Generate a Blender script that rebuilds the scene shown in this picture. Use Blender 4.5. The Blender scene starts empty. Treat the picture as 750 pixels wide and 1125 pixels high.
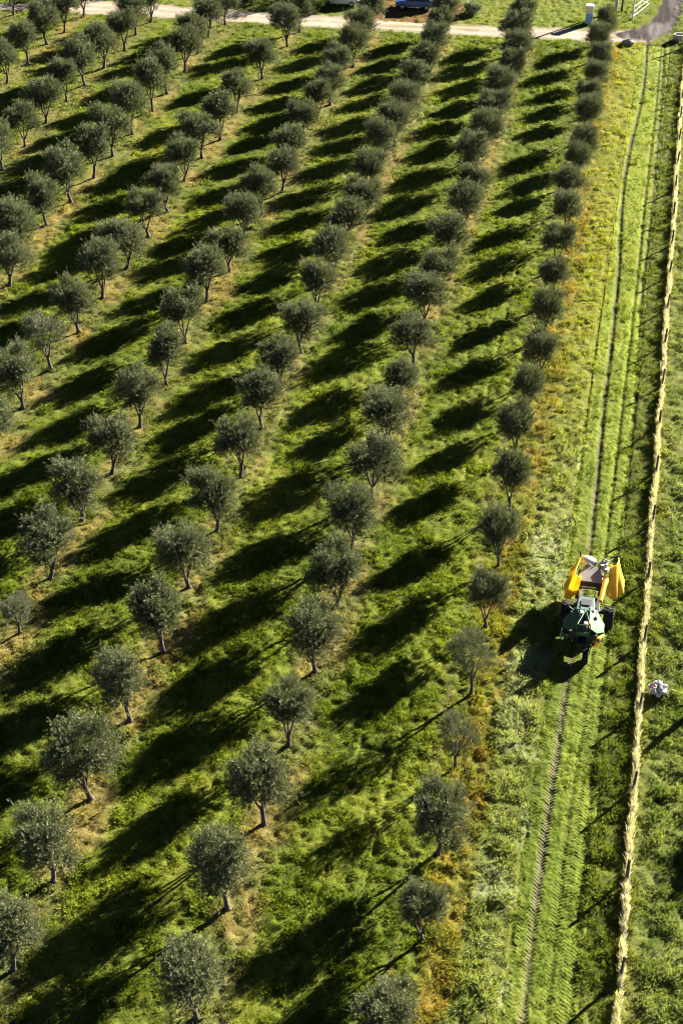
import bpy, math, random
import numpy as np
from mathutils import Matrix, Vector

random.seed(7)
RNG = np.random.default_rng(11)
SC = bpy.context.scene
COL = SC.collection
PI = math.pi

# ------------------------------------------------------------------ light, camera, world
SUN_AZ = math.radians(53.5)      # from +X towards +Y
SUN_EL = math.radians(20.0)
SUN = Vector((math.cos(SUN_EL) * math.cos(SUN_AZ), math.cos(SUN_EL) * math.sin(SUN_AZ), math.sin(SUN_EL)))

world = bpy.data.worlds.new("World")
SC.world = world
world.use_nodes = True
wn = world.node_tree.nodes
wn.clear()
sky = wn.new('ShaderNodeTexSky')
sky.sky_type = 'NISHITA'
sky.sun_disc = False
sky.sun_elevation = SUN_EL
sky.sun_rotation = PI / 2 - SUN_AZ
sky.altitude = 300
sky.air_density = 0.13
sky.dust_density = 0.0
bg = wn.new('ShaderNodeBackground')
bg.inputs['Strength'].default_value = 0.05
wo = wn.new('ShaderNodeOutputWorld')
world.node_tree.links.new(sky.outputs[0], bg.inputs[0])
world.node_tree.links.new(bg.outputs[0], wo.inputs[0])

sl = bpy.data.lights.new("sun", 'SUN')
sl.energy = 5.0
sl.angle = math.radians(0.5)
sl.color = (1.0, 0.93, 0.80)
so = bpy.data.objects.new("sun", sl)
so.rotation_euler = SUN.to_track_quat('Z', 'Y').to_euler()
so.location = (20, 60, 60)
COL.objects.link(so)

SC.view_settings.view_transform = 'Standard'
SC.view_settings.look = 'None'
SC.view_settings.gamma = 1.0
SC.view_settings.exposure = 2.74
SC.cycles.filter_width = 1.05
SC.cycles.max_bounces = 6
SC.cycles.diffuse_bounces = 2
SC.cycles.transmission_bounces = 4
SC.cycles.transparent_max_bounces = 6

cam = bpy.data.cameras.new("camera")
cam.sensor_fit = 'VERTICAL'
cam.sensor_height = 36.0
cam.lens = 1550.0 / 1125.0 * 36.0
cam.clip_start = 1.0
cam.clip_end = 3000.0
co = bpy.data.objects.new("camera", cam)
co.matrix_world = (Matrix.Translation((0, 0, 49.169)) @ Matrix.Rotation(math.radians(12.683), 4, 'Z')
                   @ Matrix.Rotation(math.radians(90 - 37.43), 4, 'X') @ Matrix.Rotation(math.radians(-0.657), 4, 'Z'))
COL.objects.link(co)
SC.camera = co

# ------------------------------------------------------------------ helpers
def nt(name):
    m = bpy.data.materials.new(name)
    m.use_nodes = True
    n = m.node_tree.nodes
    return m, n, m.node_tree.links, n['Principled BSDF']

def paint(name, rgb, rough=0.5, metal=0.0, var=0.25, scale=6.0, dirt=None, dirt_amt=0.35, bump=0.0):
    m, n, l, p = nt(name)
    tc = n.new('ShaderNodeTexCoord')
    no = n.new('ShaderNodeTexNoise'); no.inputs['Scale'].default_value = scale; no.inputs['Detail'].default_value = 6
    l.new(tc.outputs['Object'], no.inputs['Vector'])
    mr = n.new('ShaderNodeMapRange'); mr.inputs['From Min'].default_value = .3; mr.inputs['From Max'].default_value = .7
    mr.inputs['To Min'].default_value = 1 - var; mr.inputs['To Max'].default_value = 1 + var * .5
    l.new(no.outputs['Fac'], mr.inputs['Value'])
    mx = n.new('ShaderNodeMix'); mx.data_type = 'RGBA'; mx.blend_type = 'MULTIPLY'; mx.inputs['Factor'].default_value = 1
    mx.inputs[6].default_value = (*rgb, 1)
    l.new(mr.outputs['Result'], mx.inputs[7])
    out = mx.outputs[2]
    if dirt:
        n2 = n.new('ShaderNodeTexNoise'); n2.inputs['Scale'].default_value = scale * .5; n2.inputs['Detail'].default_value = 8
        l.new(tc.outputs['Object'], n2.inputs['Vector'])
        r = n.new('ShaderNodeMapRange'); r.inputs['From Min'].default_value = .5; r.inputs['From Max'].default_value = .72
        r.inputs['To Max'].default_value = dirt_amt
        l.new(n2.outputs['Fac'], r.inputs['Value'])
        m2 = n.new('ShaderNodeMix'); m2.data_type = 'RGBA'
        l.new(r.outputs['Result'], m2.inputs['Factor']); l.new(out, m2.inputs[6]); m2.inputs[7].default_value = (*dirt, 1)
        out = m2.outputs[2]
    l.new(out, p.inputs['Base Color'])
    p.inputs['Roughness'].default_value = rough
    p.inputs['Metallic'].default_value = metal
    p.inputs['Specular IOR Level'].default_value = .5 if rough < .6 else .2
    if bump:
        b = n.new('ShaderNodeBump'); b.inputs['Strength'].default_value = bump; b.inputs['Distance'].default_value = .03
        l.new(no.outputs['Fac'], b.inputs['Height']); l.new(b.outputs[0], p.inputs['Normal'])
    return m

def leafy(name, trans=0.35, gain=1.0, rough=.6, spec=.25):
    """thin blade or leaf coloured by its own vertex colour, letting some light through"""
    m, n, l, p = nt(name)
    a = n.new('ShaderNodeAttribute'); a.attribute_name = 'tint'
    p.inputs['Roughness'].default_value = rough
    p.inputs['Specular IOR Level'].default_value = spec
    l.new(a.outputs['Color'], p.inputs['Base Color'])
    t = n.new('ShaderNodeBsdfTranslucent')
    h = n.new('ShaderNodeMix'); h.data_type = 'RGBA'; h.blend_type = 'MULTIPLY'; h.inputs['Factor'].default_value = 1
    h.inputs[7].default_value = (1.15 * gain, 1.2 * gain, .55 * gain, 1)
    l.new(a.outputs['Color'], h.inputs[6]); l.new(h.outputs[2], t.inputs['Color'])
    s = n.new('ShaderNodeMixShader'); s.inputs[0].default_value = trans
    l.new(p.outputs[0], s.inputs[1]); l.new(t.outputs[0], s.inputs[2])
    l.new(s.outputs[0], n['Material Output'].inputs['Surface'])
    return m

def link(name, me, mat, parent=None):
    o = bpy.data.objects.new(name, me)
    COL.objects.link(o)
    if mat and not me.materials: me.materials.append(mat)
    if parent: o.parent = parent
    return o

def tag(o, label=None, cat=None, group=None, kind=None):
    if label: o['label'] = label
    if cat: o['category'] = cat
    if group: o['group'] = group
    if kind: o['kind'] = kind
    return o

def thing(name, loc, label, cat, group=None, rz=0.0):
    o = bpy.data.objects.new(name, None)
    o.empty_display_size = .3
    o.location = loc; o.rotation_euler = (0, 0, rz)
    COL.objects.link(o)
    return tag(o, label, cat, group)

class MB:
    def __init__(s): s.v = []; s.f = []
    def add(s, v, f):
        b = len(s.v); s.v += [tuple(q) for q in v]; s.f += [tuple(i + b for i in q) for q in f]; return s
    def box(s, c, d, rot=None):
        x, y, z = (q / 2 for q in d)
        v = [Vector((a, b, e)) for e in (-z, z) for b in (-y, y) for a in (-x, x)]
        if rot: v = [rot @ q for q in v]
        v = [q + Vector(c) for q in v]
        return s.add(v, [(0, 2, 3, 1), (4, 5, 7, 6), (0, 1, 5, 4), (2, 6, 7, 3), (0, 4, 6, 2), (1, 3, 7, 5)])
    def prism(s, bottom, top):
        """two loops of 3D points of equal length, counter-clockwise from above"""
        n = len(bottom)
        f = [tuple(range(n - 1, -1, -1)), tuple(range(n, 2 * n))] + [(i, (i + 1) % n, n + (i + 1) % n, n + i) for i in range(n)]
        return s.add(list(bottom) + list(top), f)
    def tube(s, path, rad, n=8, caps=True):
        path = [Vector(p) for p in path]
        if not hasattr(rad, '__len__'): rad = [rad] * len(path)
        rings = []; ref = None
        for i, p in enumerate(path):
            t = (path[min(i + 1, len(path) - 1)] - path[max(i - 1, 0)]).normalized()
            if ref is None: ref = Vector((1, 0, 0)) if abs(t.x) < .8 else Vector((0, 1, 0))
            u = (ref - t * ref.dot(t)).normalized(); w = t.cross(u); ref = u
            rings.append([p + (u * math.cos(2 * PI * k / n) + w * math.sin(2 * PI * k / n)) * rad[i] for k in range(n)])
        v = [q for r in rings for q in r]
        f = [(i * n + k, i * n + (k + 1) % n, (i + 1) * n + (k + 1) % n, (i + 1) * n + k) for i in range(len(path) - 1) for k in range(n)]
        if caps: f += [tuple(range(n - 1, -1, -1)), tuple(range(len(v) - n, len(v)))]
        return s.add(v, f)
    def lathe(s, prof, c, axis='X', n=28):
        """prof: (along axis, radius) loop closed on itself"""
        v = []
        for a, r in prof:
            for k in range(n):
                q = 2 * PI * k / n
                e = {'X': (a, r * math.cos(q), r * math.sin(q)), 'Y': (r * math.cos(q), a, r * math.sin(q)), 'Z': (r * math.cos(q), r * math.sin(q), a)}[axis]
                v.append(tuple(e[i] + c[i] for i in range(3)))
        m = len(prof)
        f = [(i * n + k, i * n + (k + 1) % n, ((i + 1) % m) * n + (k + 1) % n, ((i + 1) % m) * n + k) for i in range(m) for k in range(n)]
        return s.add(v, f)
    def surf(s, rows, thick=0.0):
        """grid of points; with thickness it becomes a closed slab"""
        R = len(rows); Cn = len(rows[0])
        v = [Vector(p) for r in rows for p in r]
        f = [(i * Cn + j, i * Cn + j + 1, (i + 1) * Cn + j + 1, (i + 1) * Cn + j) for i in range(R - 1) for j in range(Cn - 1)]
        if thick:
            nr = [Vector((0, 0, 0)) for _ in v]
            for q in f:
                e = (v[q[1]] - v[q[0]]).cross(v[q[3]] - v[q[0]])
                for i in q: nr[i] += e
            v2 = [p + k.normalized() * thick if k.length else p for p, k in zip(v, nr)]
            N = len(v)
            edge = [i for i in range(Cn)] + [i * Cn + Cn - 1 for i in range(1, R)] + [(R - 1) * Cn + j for j in range(Cn - 2, -1, -1)] + [i * Cn for i in range(R - 2, 0, -1)]
            f = [tuple(reversed(q)) for q in f] + [tuple(i + N for i in q) for q in f] + \
                [(edge[i], edge[(i + 1) % len(edge)], edge[(i + 1) % len(edge)] + N, edge[i] + N) for i in range(len(edge))]
            v = v + v2
        return s.add(v, f)
    def build(s, name, mat, parent=None, bevel=0.0, smooth=False):
        me = bpy.data.meshes.new(name)
        me.from_pydata(s.v, [], s.f); me.update()
        if smooth: me.polygons.foreach_set('use_smooth', [True] * len(me.polygons))
        o = link(name, me, mat, parent)
        if bevel:
            b = o.modifiers.new('bevel', 'BEVEL'); b.width = bevel; b.segments = 2; b.limit_method = 'ANGLE'
        return o

def np_mesh(name, verts, faces, tint=None, smooth=False):
    """verts (N,3) float, faces (M,k) int of constant k"""
    me = bpy.data.meshes.new(name)
    N = len(verts); M, k = faces.shape
    me.vertices.add(N); me.vertices.foreach_set('co', np.ascontiguousarray(verts, np.float32).ravel())
    me.loops.add(M * k); me.loops.foreach_set('vertex_index', np.ascontiguousarray(faces, np.int32).ravel())
    me.polygons.add(M); me.polygons.foreach_set('loop_start', np.arange(0, M * k, k, dtype=np.int32))
    if smooth: me.polygons.foreach_set('use_smooth', np.ones(M, bool))
    me.update(calc_edges=True)
    if tint is not None:
        a = me.attributes.new('tint', 'FLOAT_COLOR', 'POINT')
        a.data.foreach_set('color', np.concatenate([tint, np.ones((N, 1))], 1).astype(np.float32).ravel())
    return me

# smooth value noise on the ground plane
_T = np.random.default_rng(5).random((512, 512))
def vnoise(x, y, wl, seed=0):
    u = np.asarray(x, float) / wl + 37.3 * seed + 1000; v = np.asarray(y, float) / wl + 91.7 * seed + 1000
    i = np.floor(u).astype(int); j = np.floor(v).astype(int); a = u - i; b = v - j
    a = a * a * (3 - 2 * a); b = b * b * (3 - 2 * b)
    t = lambda p, q: _T[p % 512, q % 512]
    return (t(i, j) * (1 - a) + t(i + 1, j) * a) * (1 - b) + (t(i, j + 1) * (1 - a) + t(i + 1, j + 1) * a) * b
def fbm(x, y, wl, seed=0, o=3):
    s = 0; w = 0
    for k in range(o):
        s = s + vnoise(x, y, wl / 2 ** k, seed + k * 3) * .5 ** k; w += .5 ** k
    return s / w
def sstep(a, b, x):
    t = np.clip((x - a) / (b - a), 0, 1); return t * t * (3 - 2 * t)
def lerp(a, b, t):
    return a + (b - a) * t[..., None]
C = lambda *a: np.array(a, float)

# ------------------------------------------------------------------ the lie of the land
ROWS = [-4.8, -12.7, -20.7, -28.45, -36.2, -44.1, -52.2, -59.8, -67.2, -75.0]
def row_dist(x):
    return np.min(np.abs(np.asarray(x)[..., None] - np.array(ROWS)), -1)
def row_side(x):
    d = np.asarray(x)[..., None] - np.array(ROWS); k = np.argmin(np.abs(d), -1)
    return np.take_along_axis(d, k[..., None], -1)[..., 0]
ROAD_X = [-400, -70, -60, -50, -39, -27, -19.8, -10.5, -6, -2.3, -.4, 1.2]
ROAD_A = [142.0, 142.6, 143.1, 143.4, 143.4, 143.5, 143.7, 144.1, 144.2, 144.4, 145.6, 147.0]
ROAD_B = [143.8, 144.0, 147.6, 147.1, 146.9, 146.8, 146.8, 147.4, 148.0, 148.5, 150.8, 152.0]
MUD_Y = [143.5, 145.5, 147.0, 148.4, 151.1, 155.1, 158.8, 175, 300]
MUD_L = [-1.5, -3.0, -4.2, -2.5, -.6, .15, .5, .9, 4.0]
MUD_R = [-.8, -.3, .7, 1.7, 2.2, 2.6, 2.8, 3.2, 6.5]
def road_mask(x, y):
    a = np.interp(x, ROAD_X, ROAD_A); b = np.interp(x, ROAD_X, ROAD_B)
    w = (fbm(x, y, 1.6, 4) - .5) * 1.1
    return sstep(a - .15, a + .15, y + w) * (1 - sstep(b - .2, b + .2, y + w)) * (1 - sstep(-.6, .3, x))
def mud_mask(x, y):
    a = np.interp(y, MUD_Y, MUD_L); b = np.interp(y, MUD_Y, MUD_R)
    w = (fbm(x, y, 1.0, 9) - .5) * .5
    return sstep(a - .2, a + .2, x + w) * (1 - sstep(b - .2, b + .2, x + w)) * sstep(144.5, 146.5, y)
RUT_Y = [20, 32, 39, 45, 51, 56, 62, 69, 76, 86, 96, 104, 111, 119, 129, 136, 143, 150]
RUT_A = [-.25, -.30, -.37, -.34, -.28, -.08, .04, -.04, -.2, -.24, -.4, -.75, -.92, -.75, -.36, -.34, -.5, -.6]
def rut_a(y): return np.interp(y, RUT_Y, RUT_A)
def rut_b(y): return np.interp(y, [20, 32, 42, 48, 60, 95, 107, 125, 134, 150], [.65, .6, .52, .7, .85, 1.0, .93, 1.0, .95, .9])
def rut_c(y): return np.interp(y, [20, 33, 45, 70, 78, 91, 107, 129, 142, 150], [1.5, 1.5, 1.4, 1.64, 1.7, 1.45, 1.57, 1.48, 1.2, 1.1])
def rut_d(y): return np.interp(y, [20, 33, 45, 60, 80, 100, 150], [-1.15, -1.12, -1.15, -1.0, -1.25, -1.4, -1.5])

TRK0, TRK1, TY0, TY1 = -1.5, 2.05, 22.0, 145.0
def rut_mask(x, y):
    g = lambda c, w: np.exp(-((x - c) / w) ** 2)
    near = 1 - sstep(95, 120, y)
    return np.stack([g(rut_a(y), .16), g(rut_b(y), .14) * .7, g(rut_c(y), .17) * .85, g(rut_d(y), .14) * .5 * near], -1)

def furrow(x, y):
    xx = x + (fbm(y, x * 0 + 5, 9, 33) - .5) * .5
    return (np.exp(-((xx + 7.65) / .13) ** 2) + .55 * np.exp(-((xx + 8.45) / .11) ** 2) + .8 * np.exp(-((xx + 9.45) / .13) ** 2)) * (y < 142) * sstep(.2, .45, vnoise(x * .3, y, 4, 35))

def land(x, y):
    x = np.asarray(x, float); y = np.asarray(y, float)
    z = (fbm(x, y, 9, 1, 2) - .5) * .16
    lump = (vnoise(x, y, 1.1, 2) - .5) * .07 + (vnoise(x, y, .45, 3) - .5) * .13 + (vnoise(x, y, .24, 6) - .5) * .10
    flat = np.maximum(road_mask(x, y), sstep(TRK0 - .2, TRK0 + .2, x) * (1 - sstep(1.7, 2.1, x)) * .8)
    z = z + lump * (1 - flat)
    z = z - (.06 + .05 * sstep(56, 75, y) - .03 * sstep(95, 120, y)) * rut_mask(x, y).max(-1) * (x > -2) * (x < 2.4) * (y < 146)
    m = mud_mask(x, y)
    z = z - m * .05 + m * (vnoise(x * 3, y * .5, .7, 8) - .5) * .05
    # furrows left by wheels between the first two rows of trees
    fur = furrow(x, y)
    z = z - .075 * fur
    return z

def zone(x, y, rnd):
    """plant colour, height and cover at a spot; rnd is a random number per plant"""
    x = np.asarray(x, float); y = np.asarray(y, float)
    n1 = fbm(x, y, 4.5, 21); n2 = fbm(x, y, 1.6, 25); n3 = fbm(x, y, .8, 31)
    d = row_dist(x); sd = row_side(x)
    t = np.clip(.25 + 1.3 * (n1 - .45) + .8 * (rnd - .5), 0, 1)
    col = lerp(C(.076, .112, .008), C(.255, .285, .027), t)                       # meadow grass between the rows
    lush = sstep(.48, .62, n2)
    col = lerp(col, C(.095, .150, .012), lush * .4)
    h = .07 + .09 * n2 + .05 * rnd
    cover = np.full_like(x, 1.0)
    # under the trees: paler weeds, dry patches
    orch = x < -5.6
    st = (1 - sstep(.55, 1.7, d + (n2 - .5) * 1.6)) * orch
    col = lerp(col, lerp(C(.105, .125, .032), C(.190, .185, .070), np.clip(n3 + rnd * .5 - .2, 0, 1)), st * .8)
    tan = st * sstep(.50, .60, fbm(x, y, 2.6, 41)) * (1 - sstep(.9, 1.5, np.abs(sd - .35)))
    col = lerp(col, lerp(C(.24, .20, .045), C(.29, .20, .08), rnd), tan * .8)
    h = h + st * .06 * n3 - tan * .02
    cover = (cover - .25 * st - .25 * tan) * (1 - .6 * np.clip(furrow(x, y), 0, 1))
    # weeds killed to yellow along the first row
    e = x + (fbm(x, y, 2.2, 51) - .5) * 1.1
    yl = sstep(-5.3, -4.5, e) * (1 - sstep(-3.3, -2.7, e))
    yc = lerp(C(.27, .235, .030), C(.33, .20, .040), np.clip(sstep(.40, .65, n2) * .6 + rnd * .5 - .15, 0, 1))
    yc = lerp(yc, C(.13, .16, .03), sstep(.46, .62, n3) * .7)
    yc = lerp(yc, C(.17, .10, .04), (rnd > .86) * .7)
    yc = lerp(yc, C(.12, .16, .02), (rnd < .25) * .7)
    col = lerp(col, yc, yl * np.clip(.55 + .2 * sstep(50, 75, y) + .40 * sstep(.32, .60, fbm(x, y, 3.5, 55)), 0, .92))
    h = h + yl * .05
    # lush weeds between the yellow strip and the wheel tracks
    wd = sstep(-3.4, -2.7, e) * (1 - sstep(-1.5, -1.2, x))
    far = sstep(55, 95, y)
    ew = x + (fbm(x, y, 1.4, 57) - .5) * .9
    wd = sstep(-3.4, -2.7, e) * (1 - sstep(-1.3, -.85, ew))
    wc = lerp(C(.120, .155, .032), C(.260, .285, .095), np.clip(n3 * 1.3 - .3 + rnd * .5, 0, 1))
    pale = sstep(.50, .60, fbm(x, y, 2.0, 61)) * (1 - far * .7)
    wc = lerp(wc, C(.31, .34, .18), pale * .7)
    wc = lerp(wc, lerp(C(.20, .235, .020), C(.30, .28, .015), rnd), far * .75)
    col = lerp(col, wc, wd)
    h = h + wd * (.07 * (1 - far) + .02)
    # the driven strip: short
    er = x + (fbm(x, y, 1.4, 58) - .5) * .7
    dr = sstep(-1.3, -.85, ew) * (1 - sstep(1.3, 1.75, er)) * (y < 146)
    dc = lerp(C(.066, .098, .012), C(.145, .172, .026), np.clip(n2 + rnd * .7 - .4, 0, 1))
    dc = lerp(dc, C(.170, .200, .022), far * .5)
    col = lerp(col, dc, dr)
    h = h * (1 - dr) + dr * (.035 + .05 * rnd + .10 * far * (rnd > .5))
    rm = rut_mask(x, y)
    cover = cover * (1 - dr * .2) * (1 - dr * np.clip(rm[..., 0] * 1.1 + rm[..., 2] * .6 * (y > 75), 0, .95))
    # beside the fence
    fb = sstep(1.3, 1.75, er) * (1 - sstep(3.0, 3.25, x))
    col = lerp(col, lerp(C(.075, .105, .014), C(.155, .185, .032), np.clip(n3 + rnd * .4 - .2, 0, 1)), fb)
    h = h + fb * .06
    rt = sstep(3.3, 3.7, x) * (y < 150)
    rc = lerp(C(.080, .125, .018), C(.21, .24, .075), np.clip(n2 * 1.4 - .4 + rnd * .5, 0, 1))
    rc = lerp(rc, C(.21, .215, .05), (1 - sstep(3.5, 4.3, x + (n3 - .5) * 1.2)) * .6)
    col = lerp(col, rc, rt)
    h = h + rt * .10 * sstep(3.8, 4.5, x)
    # pasture beyond the road
    b = np.interp(x, ROAD_X, ROAD_B)
    ps = sstep(b - .5, b + .5, y)
    col = lerp(col, lerp(C(.115, .165, .020), C(.19, .22, .03), np.clip(n1 * 1.2 - .2 + rnd * .4, 0, 1)), ps)
    h = h * (1 - .4 * ps)
    bare = np.maximum(road_mask(x, y), mud_mask(x, y))
    cover = cover * (1 - bare)
    return col, h, cover

# ------------------------------------------------------------------ materials
def ground_mat(name, bump=.75):
    m, n, l, p = nt(name)
    a = n.new('ShaderNodeAttribute'); a.attribute_name = 'tint'
    tc = n.new('ShaderNodeTexCoord')
    no = n.new('ShaderNodeTexNoise'); no.inputs['Scale'].default_value = 9; no.inputs['Detail'].default_value = 8; no.inputs['Roughness'].default_value = .7
    l.new(tc.outputs['Object'], no.inputs['Vector'])
    mr = n.new('ShaderNodeMapRange'); mr.inputs['From Min'].default_value = .3; mr.inputs['From Max'].default_value = .7
    mr.inputs['To Min'].default_value = .6; mr.inputs['To Max'].default_value = 1.35
    l.new(no.outputs['Fac'], mr.inputs['Value'])
    mx = n.new('ShaderNodeMix'); mx.data_type = 'RGBA'; mx.blend_type = 'MULTIPLY'; mx.inputs['Factor'].default_value = 1
    l.new(a.outputs['Color'], mx.inputs[6]); l.new(mr.outputs['Result'], mx.inputs[7])
    l.new(mx.outputs[2], p.inputs['Base Color'])
    p.inputs['Roughness'].default_value = .95; p.inputs['Specular IOR Level'].default_value = .04
    b = n.new('ShaderNodeBump'); b.inputs['Strength'].default_value = bump; b.inputs['Distance'].default_value = .11
    l.new(no.outputs['Fac'], b.inputs['Height']); l.new(b.outputs[0], p.inputs['Normal'])
    return m

M_ground = ground_mat('meadow_soil')
M_grass = leafy('grass_blades', .45, rough=.8, spec=.06)
M_straw = leafy('dry_stalks', .30, rough=.8, spec=.1)
M_olive = leafy('olive_leaves', .14, gain=.9, rough=.6, spec=.12)
M_bush = leafy('bush_leaves', .25)
M_bark = paint('olive_bark', (.085, .070, .058), .9, var=.5, scale=9, bump=.6)
M_post = paint('weathered_post', (.10, .085, .07), .9, var=.4, scale=12)
M_wire = paint('galvanised_wire', (.20, .19, .17), .7, .2)
M_green = paint('green_paint', (.055, .132, .060), .6, var=.18, scale=3, dirt=(.12, .13, .09), dirt_amt=.5)
M_bluegreen = paint('hood_paint', (.085, .135, .12), .32, var=.15, scale=3, dirt=(.15, .16, .13), dirt_amt=.4)
M_black = paint('black_steel', (.025, .025, .027), .55, var=.3)
M_rubber = paint('tyre_rubber', (.022, .022, .022), .85, var=.3, scale=20, dirt=(.10, .085, .06), dirt_amt=.5)
M_grey = paint('grey_sheet', (.36, .345, .355), .5, .2, var=.2, scale=5, dirt=(.25, .2, .17), dirt_amt=.5)
M_steel = paint('bare_steel', (.48, .48, .46), .4, .5, var=.3)
M_white = paint('white_plastic', (.62, .62, .60), .5, var=.1)
M_seat = paint('seat_vinyl', (.05, .05, .055), .6)
M_red = paint('red_paint', (.45, .05, .03), .45, var=.2)
M_orange = paint('orange_paint', (.75, .33, .02), .5, var=.2)
def fabric(name, rgb):
    m, n, l, p = nt(name)
    tc = n.new('ShaderNodeTexCoord')
    no = n.new('ShaderNodeTexNoise'); no.inputs['Scale'].default_value = 4; no.inputs['Detail'].default_value = 6
    l.new(tc.outputs['Object'], no.inputs['Vector'])
    cr = n.new('ShaderNodeValToRGB')
    cr.color_ramp.elements[0].position = .35; cr.color_ramp.elements[0].color = (rgb[0] * .92, rgb[1] * .74, rgb[2] * .6, 1)
    cr.color_ramp.elements[1].position = .65; cr.color_ramp.elements[1].color = (*rgb, 1)
    l.new(no.outputs['Fac'], cr.inputs[0]); l.new(cr.outputs[0], p.inputs['Base Color'])
    p.inputs['Roughness'].default_value = .5
    t = n.new('ShaderNodeBsdfTranslucent'); l.new(cr.outputs[0], t.inputs['Color'])
    s = n.new('ShaderNodeMixShader'); s.inputs[0].default_value = .46
    l.new(p.outputs[0], s.inputs[1]); l.new(t.outputs[0], s.inputs[2]); l.new(s.outputs[0], n['Material Output'].inputs['Surface'])
    return m
M_wing = fabric('yellow_membrane', (1.0, .75, .09))
M_blue = paint('car_blue', (.03, .10, .28), .25, .2, var=.05)
M_carwhite = paint('car_white', (.75, .73, .70), .3, var=.05)
M_glass = paint('dark_glass', (.03, .035, .045), .08, var=.1)
M_panelblue = paint('panel_blue', (.18, .36, .68), .5, var=.1)
M_concrete = paint('concrete', (.40, .385, .36), .85, var=.25, scale=10, bump=.3)
M_stone = paint('stone', (.28, .27, .25), .9, var=.5, scale=5, bump=.5)

# ------------------------------------------------------------------ ground (one sheet) and the driven strip
def graded(a, b, segs):
    out = []
    for lo, hi, st in segs: out.append(np.arange(lo, hi, st))
    return np.concatenate([np.array(a), *out, np.array(b)])
xs = graded([-900, -500, -300, -200, -140, -110, -92], [18.5, 25, 40, 70, 120, 250, 500, 900],
            [(-82, -48, .3), (-48, -24, .18), (-24, 9, .11), (9, 18, .5)])
ys = graded([-500, -250, -120, -50, -10, 8, 16], [181, 190, 210, 250, 320, 500, 900, 1600],
            [(22, 60, .11), (60, 100, .17), (100, 160, .26), (160, 180, 1.)])
X, Y = np.meshgrid(xs, ys)
Z = land(X, Y)
hole = sstep(TRK0 + .24, TRK0 + .42, X) * (1 - sstep(TRK1 - .42, TRK1 - .24, X)) * sstep(TY0 + .2, TY0 + .6, Y) * (1 - sstep(TY1 - 1.2, TY1 - .6, Y))
Z = Z - .16 * hole
col, hh, cov = zone(X, Y, vnoise(X, Y, .3, 77))
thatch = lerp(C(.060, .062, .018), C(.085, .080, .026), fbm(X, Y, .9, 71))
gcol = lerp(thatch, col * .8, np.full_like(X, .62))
rd = road_mask(X, Y); md = mud_mask(X, Y)
rc = lerp(C(.30, .245, .185), C(.43, .36, .285), fbm(X * .4, Y, 1.4, 81))
yc_ = np.interp(X, ROAD_X, ROAD_A) * .5 + np.interp(X, ROAD_X, ROAD_B) * .5
wear = np.exp(-((Y - yc_ - .75) / .3) ** 2) + np.exp(-((Y - yc_ + .75) / .3) ** 2)
rc = rc * (.78 + .3 * np.clip(wear, 0, 1) + .25 * (fbm(X, Y, .9, 82) - .5))[..., None]
rc = lerp(rc, C(.13, .13, .045), (1 - np.clip(wear, 0, 1)) * sstep(.54, .68, fbm(X * .5, Y, 1.5, 84)) * .6)
gcol = lerp(gcol, rc, rd)
ln = vnoise(X + .35 * np.sin(Y * .35), Y * .12, .45, 83)
mc = lerp(C(.038, .030, .030), C(.12, .105, .105), sstep(.35, .75, ln))
gcol = lerp(gcol, mc, md)
rm = rut_mask(X, Y)
inr = ((X > -2.2) & (X < 2.3) & (Y < 147)).astype(float)
gcol = lerp(gcol, C(.075, .055, .048), np.clip(rm[..., 0] * .9 + rm[..., 2] * .75 + rm[..., 1] * .5 * (Y > 85), 0, 1) * inr)
# red-brown verge under the parked car
gcol = lerp(gcol, C(.16, .07, .04), sstep(-29.5, -29, X) * (1 - sstep(-20.5, -20, X)) * sstep(146.7, 147.0, Y) * (1 - sstep(153, 154, Y)) * .9)
nx, ny = len(xs), len(ys)
idx = np.arange(nx * ny).reshape(ny, nx)
F = np.stack([idx[:-1, :-1], idx[:-1, 1:], idx[1:, 1:], idx[1:, :-1]], -1).reshape(-1, 4)
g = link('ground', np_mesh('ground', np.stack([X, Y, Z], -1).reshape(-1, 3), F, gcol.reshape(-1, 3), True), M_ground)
tag(g, kind='structure')

tx = np.arange(TRK0, TRK1 + .001, .035)
ty = np.concatenate([np.arange(TY0, 62, .036), np.arange(62, 85, .06), np.arange(85, TY1 + .01, .14)])
TX, TYY = np.meshgrid(tx, ty)
base = land(TX, TYY)
fade = 1 - sstep(74, 84, TYY)
rl = np.zeros_like(TX); band_all = np.zeros_like(TX)
for k, (fn, hw, pitch, sg, amp) in enumerate([(rut_a, .24, .178, 1, .9), (rut_b, .23, .178, 1, .7), (rut_c, .24, .178, 1, .65), (lambda y: rut_a(y) - .48, .22, .178, 1, .5), (lambda y: rut_b(y) + .45, .20, .178, -1, .55), (rut_d, .2, .178, 1, .4)]):
    u = (TX - fn(TYY)) / hw
    band = 1 - sstep(.75, 1.05, np.abs(u))
    half = np.where(u > 0, .5, 0.)
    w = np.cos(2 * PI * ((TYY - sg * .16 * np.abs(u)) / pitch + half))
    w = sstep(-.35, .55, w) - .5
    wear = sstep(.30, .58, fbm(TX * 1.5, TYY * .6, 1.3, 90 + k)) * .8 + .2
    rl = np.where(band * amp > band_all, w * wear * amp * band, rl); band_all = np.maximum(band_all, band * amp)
EX = TX + (fbm(TX, TYY, .8, 59) - .5) * .3
edge = np.minimum(sstep(TRK0 + .05, TRK0 + .45, EX), 1 - sstep(TRK1 - .45, TRK1 - .05, EX)) * (1 - sstep(TY1 - 2.0, TY1, TYY))
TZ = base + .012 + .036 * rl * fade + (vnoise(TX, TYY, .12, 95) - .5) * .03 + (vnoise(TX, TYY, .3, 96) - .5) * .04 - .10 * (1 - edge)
tcol, _, _ = zone(TX, TYY, vnoise(TX, TYY, .12, 78))
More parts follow.
